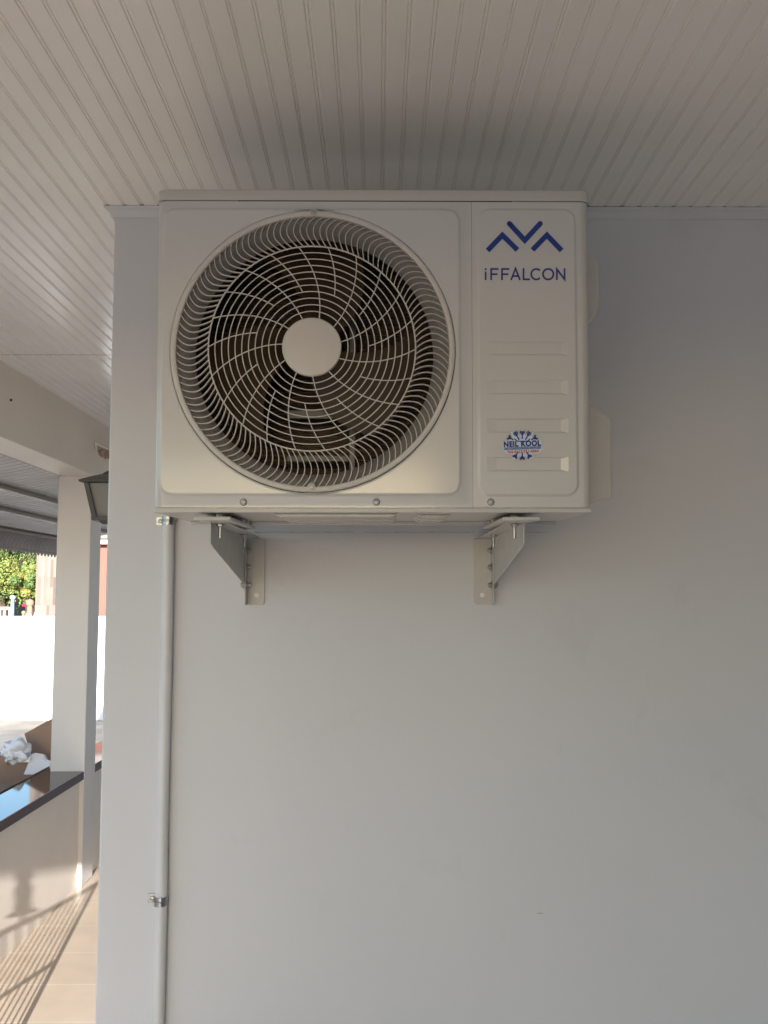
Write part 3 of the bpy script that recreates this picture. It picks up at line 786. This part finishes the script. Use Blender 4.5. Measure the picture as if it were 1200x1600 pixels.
s.loft([sq(0.03, -0.012), sq(wb * 0.8, 0.0)], True, True, True)
s.build('frame', M['lantern'], ln, smooth=False)
s = MB(); s.loft([sq(wb - 0.004, 0.0145), sq(wt2 - 0.004, zt_ - 0.0035)], True, False, False); s.build('pane', M['glass'], ln, smooth=False)
s = MB(); xw = WX - lp.x
s.tube([(0, 0, top_off + 0.045), (0.02, 0, top_off + 0.09), (0.10, 0, top_off + 0.11), (xw - 0.02, 0, top_off + 0.07), (xw - 0.015, 0, top_off - 0.02)], 0.008, 8)
s.box(xw - 0.018, -0.045, top_off - 0.09, xw - 0.001, 0.045, top_off + 0.09)
s.build('wall_arm', M['lantern'], ln)

# ------------------------------------------------------------------ awning outside the beam
aw = empty('metal_awning', (-2.3, 6, ZB - 0.3), 'brown grey corrugated metal awning with scalloped valance beyond the beam', 'awning')
YA0, YA1 = 4.2, 9.0
def aw_z(x): return CZ + 1.065 - 0.2 * abs(x)
s = MB(); rows = []; xs = [XB1 - 0.001, -2.1, -2.4, -2.6, -2.78]
yy = YA0; ribp = 0.085; prof = []
while yy < YA1:
    prof += [(yy, 0), (yy + 0.010, 0.012), (yy + 0.022, 0.012), (yy + 0.032, 0), (yy + 0.055, 0), (yy + 0.060, 0.004), (yy + 0.066, 0)]; yy += ribp
s.loft([[(x, y, aw_z(x) + h) for y, h in prof] for x in xs], closed=False)
sub(s.build('sheet', M['awning'], None, angle=20), aw)
s = MB(); zbase = aw_z(-2.78); n = 9; rows = []
zend = CZ + 0.365
for i in range(n + 1):
    a = math.pi / 2 * i / n
    x = -2.781 - 0.15 * math.sin(a); zz = zbase - (zbase - zend) * (1 - math.cos(a))
    rows.append([(x - 0.4 * h, y, zz + h * 0.5) for y, h in prof])
rows.append([(-2.934, y, zend - 0.010 - 0.028 * abs(math.sin(math.pi * (y - YA0) / 0.085))) for y, h in prof])
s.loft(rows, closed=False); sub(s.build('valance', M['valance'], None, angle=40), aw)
s = MB(); s.box(-2.938, YA0, zend - 0.004, -2.920, YA1, zend + 0.008); sub(s.build('valance_trim', M['purlin']), aw)
for m_ in (0.290, 0.230, 0.176):
    x = -1.065 / (m_ + 0.2); z = aw_z(x)
    s = MB(); s.box(x - 0.016, YA0, z - 0.026, x + 0.016, YA1, z - 0.001); sub(s.build('purlin', M['purlin'], None, bevel=0.002), aw)
s = MB(); s.box(XB1 - 0.03, YA0, ZB + 0.0, XB1 - 0.001, YA1, ZB + 0.022); sub(s.build('wall_flashing', M['purlin'], None, bevel=0.002), aw)

# ------------------------------------------------------------------ carton with packing outside the half wall
bx = empty('cardboard_box', (-2.42, 5.35, GZ), 'large open brown carton full of packing outside the counter', 'box')
xt0, xt1, y0, y1 = -0.46, 0.46, -0.75, 0.65
zt_ = P(20, 1191, 6.0).z - GZ
s = MB(); t = 0.006
s.box(xt0, y0, 0, xt1, y0 + t, zt_ - 0.04); s.box(xt0, y1 - t, 0, xt1, y1, zt_); s.box(xt0, y0 + t, 0, xt0 + t, y1 - t, zt_); s.box(xt1 - t, y0 + t, 0, xt1, y1 - t, zt_); s.box(xt0 + t, y0 + t, 0.0, xt1 - t, y1 - t, 0.01)
s.build('carton_wall', M['cardboard'], bx)
def flap(pts, name='flap', m_='cardboard', thick=0.006, root=bx):
    s = MB(); q = [Vector(p) - root.location for p in pts]
    nrm = (q[1] - q[0]).cross(q[2] - q[0]).normalized() * thick
    n = len(q); s.add([tuple(p) for p in q] + [tuple(p + nrm) for p in q], [tuple(range(n)), tuple(range(2 * n - 1, n - 1, -1))] + [(i, (i + 1) % n, n + (i + 1) % n, n + i) for i in range(n)])
    return s.build(name, M[m_], root, smooth=False)
flap([P(52, 1190, 6.05), P(38, 1146.5, 6.05), P(84, 1121, 6.05), P(92, 1190, 6.05)])
zc_ = GZ + zt_
flap([P(-40, 1196, 5.98), P(-55, 1170, 5.98), P(6, 1176, 5.98), P(12, 1196, 5.98)])
flap([Vector((-1.95, 4.62, zc_ - 0.02)), Vector((-1.95, 5.25, zc_ + 0.004)), Vector((-2.28, 5.20, zc_ + 0.05)), Vector((-2.30, 4.70, zc_ + 0.04))])
fo_ = empty('foam_packing', P(60, 1205, 5.85), 'moulded white foam corner piece sticking out of the open carton beside the column', 'packing')
flap([P(37, 1210, 5.85), P(50, 1178, 5.88), P(56, 1176.5, 5.88), P(67, 1178, 5.88), P(71, 1187, 5.88), P(88, 1190, 5.88), P(96, 1210, 5.85)], 'foam_block', 'foam', 0.04, fo_)
pb = MB(); import bmesh
cpb = P(24, 1181, 5.85)
NS, NT = 44, 26; loops = []
for i in range(1, NT):
    ph = math.pi * i / NT; l = []
    for k in range(NS):
        th = 2 * math.pi * k / NS
        d = Vector((math.sin(ph) * math.cos(th), math.sin(ph) * math.sin(th), math.cos(ph)))
        n_ = noise.noise(d * 2.0 + Vector((3, 1, 7))) * 0.55 + noise.noise(d * 3.6) * 0.14 + 0.35 * max(0.0, d.z) ** 3
        rad = 0.062 * (1 + n_); l.append((d.x * rad * 1.3, d.y * rad, d.z * rad * 0.95 + 0.02))
    loops.append(l)
pb.loft(loops, True, True, True)
o = pb.build('plastic_bag', M['plastic_bag'], None, angle=70); o.location = cpb
tag(o, 'crumpled translucent plastic bag lying in the open carton', 'bag')

# ------------------------------------------------------------------ yard: white boundary wall and what stands behind it
YBW = 14.5
zt_ = P(40, 965, YBW).z
s = MB(); s.box(-40, YBW, GZ - 0.1, -1.0, YBW + 0.15, zt_); s.box(-40, YBW - 0.01, zt_, -1.0, YBW + 0.16, zt_ + 0.02)
tag(s.build('boundary_wall', M['white_wall'], bevel=0.004), 'long bright white boundary wall across the yard', 'wall')
# tall building faced with narrow upright stone strips
YT = 19.0; xl = P(56, 910, YT).x
tb = empty('stone_clad_building', (xl + 0.9, YT + 1, GZ), 'tall building faced with cream and brown upright stone strips beside the tree', 'building')
s = MB(); s.box(-0.9, -1, 0, 0.85, 5, 6.5); s.build('wall', M['cladding'], tb)
s = MB(); s.box(-1.0, -1.1, 6.5, 0.95, 5.1, 6.65); s.build('parapet', M['white_trim'], tb)
# salmon house seen in the slit beside the column
YS_ = 18.0; xl = P(110, 900, YS_).x
sh = empty('salmon_house', (xl + 3, YS_ + 2, GZ), 'salmon pink house with white fascia seen in the slit beside the porch column', 'house')
zf0 = P(160, 851, YS_).z - GZ; zf1 = P(160, 843, YS_).z - GZ; zf2 = P(160, 833, YS_).z - GZ
s = MB(); s.box(-3, -2, 0, 3.4, 3, zf0); s.build('wall', M['salmon'], sh)
s = MB(); s.box(-3.1, -2.25, zf0 + 0.001, 3.5, 3.1, zf1); s.build('fascia', M['white_trim'], sh)
s = MB(); s.prism([(-2.35, zf1 + 0.001), (3.2, zf1 + 0.001), (3.2, zf1 + 0.2), (0.4, zf1 + 1.4), (-2.35, zf1 + 0.12)], 'x', -3.15, 3.55); s.build('roof', M['purlin'], sh)
# far house behind the tree
YH_ = 36.0; c = P(46, 890, YH_)
fh = empty('far_house', (c.x + 2.5, YH_ + 2, GZ), 'pale house with white eave behind the tree', 'house')
ze = P(50, 885, YH_).z - GZ; zw = P(50, 881.5, YH_).z - GZ
s = MB(); s.box(-2.3, -2, 0, 6, 3, ze); s.build('wall', mat('blue_grey_paint', (0.36, 0.44, 0.52), 0.7), fh)
s = MB(); s.box(-2.6, -2.4, ze + 0.002, 6.3, 3.3, zw); s.build('eave', M['white_trim'], fh)
s = MB(); s.prism([(-2.4, zw + 0.002), (3.3, zw + 0.002), (0.4, zw + 0.9)], 'x', -2.6, 6.3); s.build('roof', M['darkfence'], fh)

# dark fence across the road
s = MB(); zz = P(20, 926, 34).z
fe = empty('dark_fence', (-16, 34, GZ), 'dark grey solid fence across the road under the tree', 'fence')
s.box(-30, 0, 0, 9, 0.1, zz - GZ); s.build('panel', M['darkfence'], fe)
for k in range(16):
    s = MB(); s.box(-30 + k * 2.5, -0.06, 0, -29.88 + k * 2.5, 0, zz - GZ + 0.05); s.build('fence_post', M['darkfence'], fe)
# low white picket railing and its gate post
YR = 25.5
a = P(-40, 957, YR); b2 = P(15, 948.5, YR)
pf = empty('picket_railing', (a.x, YR, GZ), 'low pale picket railing beyond the white wall at far left', 'railing')
h_ = b2.z - GZ; w_ = b2.x - a.x
s = MB()
s.box(-2, 0, h_ - 0.07, w_, 0.05, h_); s.build('top_rail', M['white_trim'], pf)
for k in range(18):
    s = MB(); xx = w_ - 0.12 * k; s.box(xx - 0.03, 0.01, 0, xx, 0.04, h_ - 0.071); s.build('picket', M['white_trim'], pf)
c0 = P(15.5, 934, YR); c1 = P(20.5, 934, YR)
gp = empty('gate_post', ((c0.x + c1.x) / 2, YR + 0.1, GZ), 'pale square gate post with flat white cap beyond the boundary wall', 'post')
hw_ = (c1.x - c0.x) / 2
s = MB(); s.box(-hw_ * 0.8, -hw_, 0, hw_ * 0.8, hw_, c0.z - GZ - 0.02); s.build('shaft', mat('pale_blue_paint', (0.45, 0.52, 0.56), 0.7), gp)
s = MB(); s.box(-hw_ * 1.3, -hw_ * 1.3, c0.z - GZ - 0.019, hw_ * 1.3, hw_ * 1.3, c0.z - GZ + 0.05); s.build('cap', M['white_trim'], gp)
# ball finials on pillars just behind the boundary wall
def pillar(px, ptop, sc, lab):
    Yp = 16.0; c = P(px, ptop, Yp)
    r = empty('ball_pillar', (c.x, Yp, GZ), lab, 'pillar', 'peach garden pillars')
    H = c.z - GZ; k = 0.0107 * sc
    prof = [(0, H), (3 * k, H - 0.6 * k), (5.2 * k, H - 2.6 * k), (6.2 * k, H - 5.5 * k), (5.6 * k, H - 8.5 * k), (3.8 * k, H - 11 * k), (3.4 * k, H - 12 * k), (4 * k, H - 13 * k)]
    s = MB(); s.lathe(prof[::-1], (0, 0, 0), 'z', 24); s.build('ball', M['terracotta'], r, angle=60)
    s = MB(); s.lathe([(4.2 * k, H - 20 * k), (4.2 * k, H - 13 * k)], (0, 0, 0), 'z', 20, True, True); s.build('neck', M['terracotta'], r)
    s = MB(); s.lathe([(5.4 * k, H - 22 * k), (5.4 * k, H - 20.1 * k)], (0, 0, 0), 'z', 20, True, True); s.build('band', M['purlin'], r)
    s = MB(); s.box(-4.8 * k, -4.8 * k, 0, 4.8 * k, 4.8 * k, H - 22.1 * k); s.build('shaft', M['terracotta'], r)
    return r
pillar(47, 936, 1.0, 'peach garden pillar with a round ball top above the white wall')
pillar(37, 954, 0.55, 'smaller peach pillar top left of the ball pillar')
# van
YV = 24.0; cv = P(57, 930, YV)
van = empty('parked_van', (cv.x + 0.9, YV, GZ), 'pale grey van with red tail light half hidden behind the stone clad building', 'van')
H = cv.z - GZ
body = MB(); wv = 1.75
x0 = P(37, 940, YV).x - (cv.x + 0.9)
prof = [(0.35, 0.3), (0.28, H * 0.55), (0.42, H * 0.62), (0.75, H * 0.97), (1.0, H), (3.4, H), (4.0, H * 0.62), (4.8, H * 0.5), (4.9, 0.3)]
prof = [(x0 + a - 0.3, b_) for a, b_ in prof]
body.prism(prof, 'y', 0, wv); body.build('body', M['car'], van, bevel=0.05, seg=3)
gl = MB(); gl.prism([(x0 + 0.42, H * 0.63), (x0 + 0.62, H * 0.93), (x0 + 3.0, H * 0.93), (x0 + 3.4, H * 0.63)], 'y', -0.006, 0.001); gl.build('side_window', M['carglass'], van)
for xx in (0.9, 3.8):
    s = MB(); s.lathe([(0, -0.02), (0.32, -0.02), (0.34, 0.02), (0.34, 0.2), (0, 0.2)], (x0 + xx, 0, 0.34), 'y', 28); s.build('wheel', M['rubber'], van)
s = MB(); zt2 = P(38, 945, YV).z - GZ
s.box(x0 - 0.04, -0.015, zt2 - 0.04, x0 + 0.05, 0.03, zt2 + 0.02); s.build('tail_light', M['taillight'], van, bevel=0.01)

# ------------------------------------------------------------------ trees
def tree(name, base, height, crown_c, crown_r, nclump, nleaf, leaf, mats, lab, group, seed, tr=0.16):
    rd = random.Random(seed)
    root = empty(name, base, lab, 'tree', group)
    t = MB(); cc = Vector(crown_c)
    pts = [Vector((0, 0, 0)), Vector((0.05, 0.02, height * 0.15)), Vector((-0.05, 0.05, height * 0.3)), cc * 0.75]
    t.tube(pts, [tr, tr * 0.8, tr * 0.7, tr * 0.4], 10)
    clumps = []
    for i in range(nclump):
        while True:
            d = Vector((rd.uniform(-1, 1), rd.uniform(-1, 1), rd.uniform(-1, 1)))
            if 0.25 < d.length < 1: break
        c_ = cc + Vector((d.x * crown_r[0], d.y * crown_r[1], d.z * crown_r[2])); clumps.append((c_, rd.uniform(0.55, 1.0)))
        if i % 3 == 0:
            m0 = pts[2].lerp(pts[3], rd.random()); mid = m0.lerp(c_, 0.5) + Vector((0, 0, 0.15))
            t.tube([m0, mid, c_], [tr * 0.35, tr * 0.2, tr * 0.05], 6)
    t.build('trunk', M['bark'], root, angle=60)
    for mi, mm in enumerate(mats):
        cr = MB()
        for c_, k in clumps[mi::len(mats)]:
            cs = crown_r[0] * 0.30 * k
            for _ in range(nleaf):
                v = Vector((rd.gauss(0, 1), rd.gauss(0, 1), rd.gauss(0, 0.75))); v = v.normalized() * (rd.random() ** 0.5) * cs
                p = c_ + v; nrm = (v.normalized() + Vector((rd.uniform(-.8, .8), rd.uniform(-.8, .8), rd.uniform(-.3, 1)))).normalized()
                a = nrm.orthogonal().normalized(); a.rotate(Matrix.Rotation(rd.uniform(0, 6.28), 3, nrm)); b_ = nrm.cross(a)
                l = leaf * rd.uniform(0.6, 1.3)
                cr.add([p - a * l, p - b_ * l * 0.45, p + a * l, p + b_ * l * 0.45], [(0, 1, 2, 3)])
        cr.build('crown' if mi == 0 else 'crown', mm, root, smooth=False)
    return root
YT_ = 28.0
tc_ = P(10, 893, YT_)
bs = Vector((tc_.x, YT_, GZ))
tree('leafy_tree', bs, 4.2, (0, 0, tc_.z - GZ + 0.45), (2.1, 1.8, 1.25), 110, 420, 0.042, [M['leaf'], M['leaf_yellow']],
     'bushy yellow green tree filling the gap left of the stone clad building', None, 3)
tc2 = P(48, 906, 26.5)
tree('leafy_tree', (tc2.x, 26.5, GZ), 2.4, (0, 0, tc2.z - GZ), (0.55, 0.5, 0.42), 30, 300, 0.032, [M['leaf_yellow'], M['leaf']],
     'small bright lime green tree in front of the bushy tree, beside the stone cladding', None, 9, 0.06)
tc3 = P(-30, 900, 31)
tree('leafy_tree', (tc3.x, 31, GZ), 5, (0, 0, tc3.z - GZ + 0.5), (2.4, 1.8, 1.6), 60, 200, 0.07, [M['leaf']],
     'darker green tree behind the yellow green one, mostly past the left edge', None, 5)
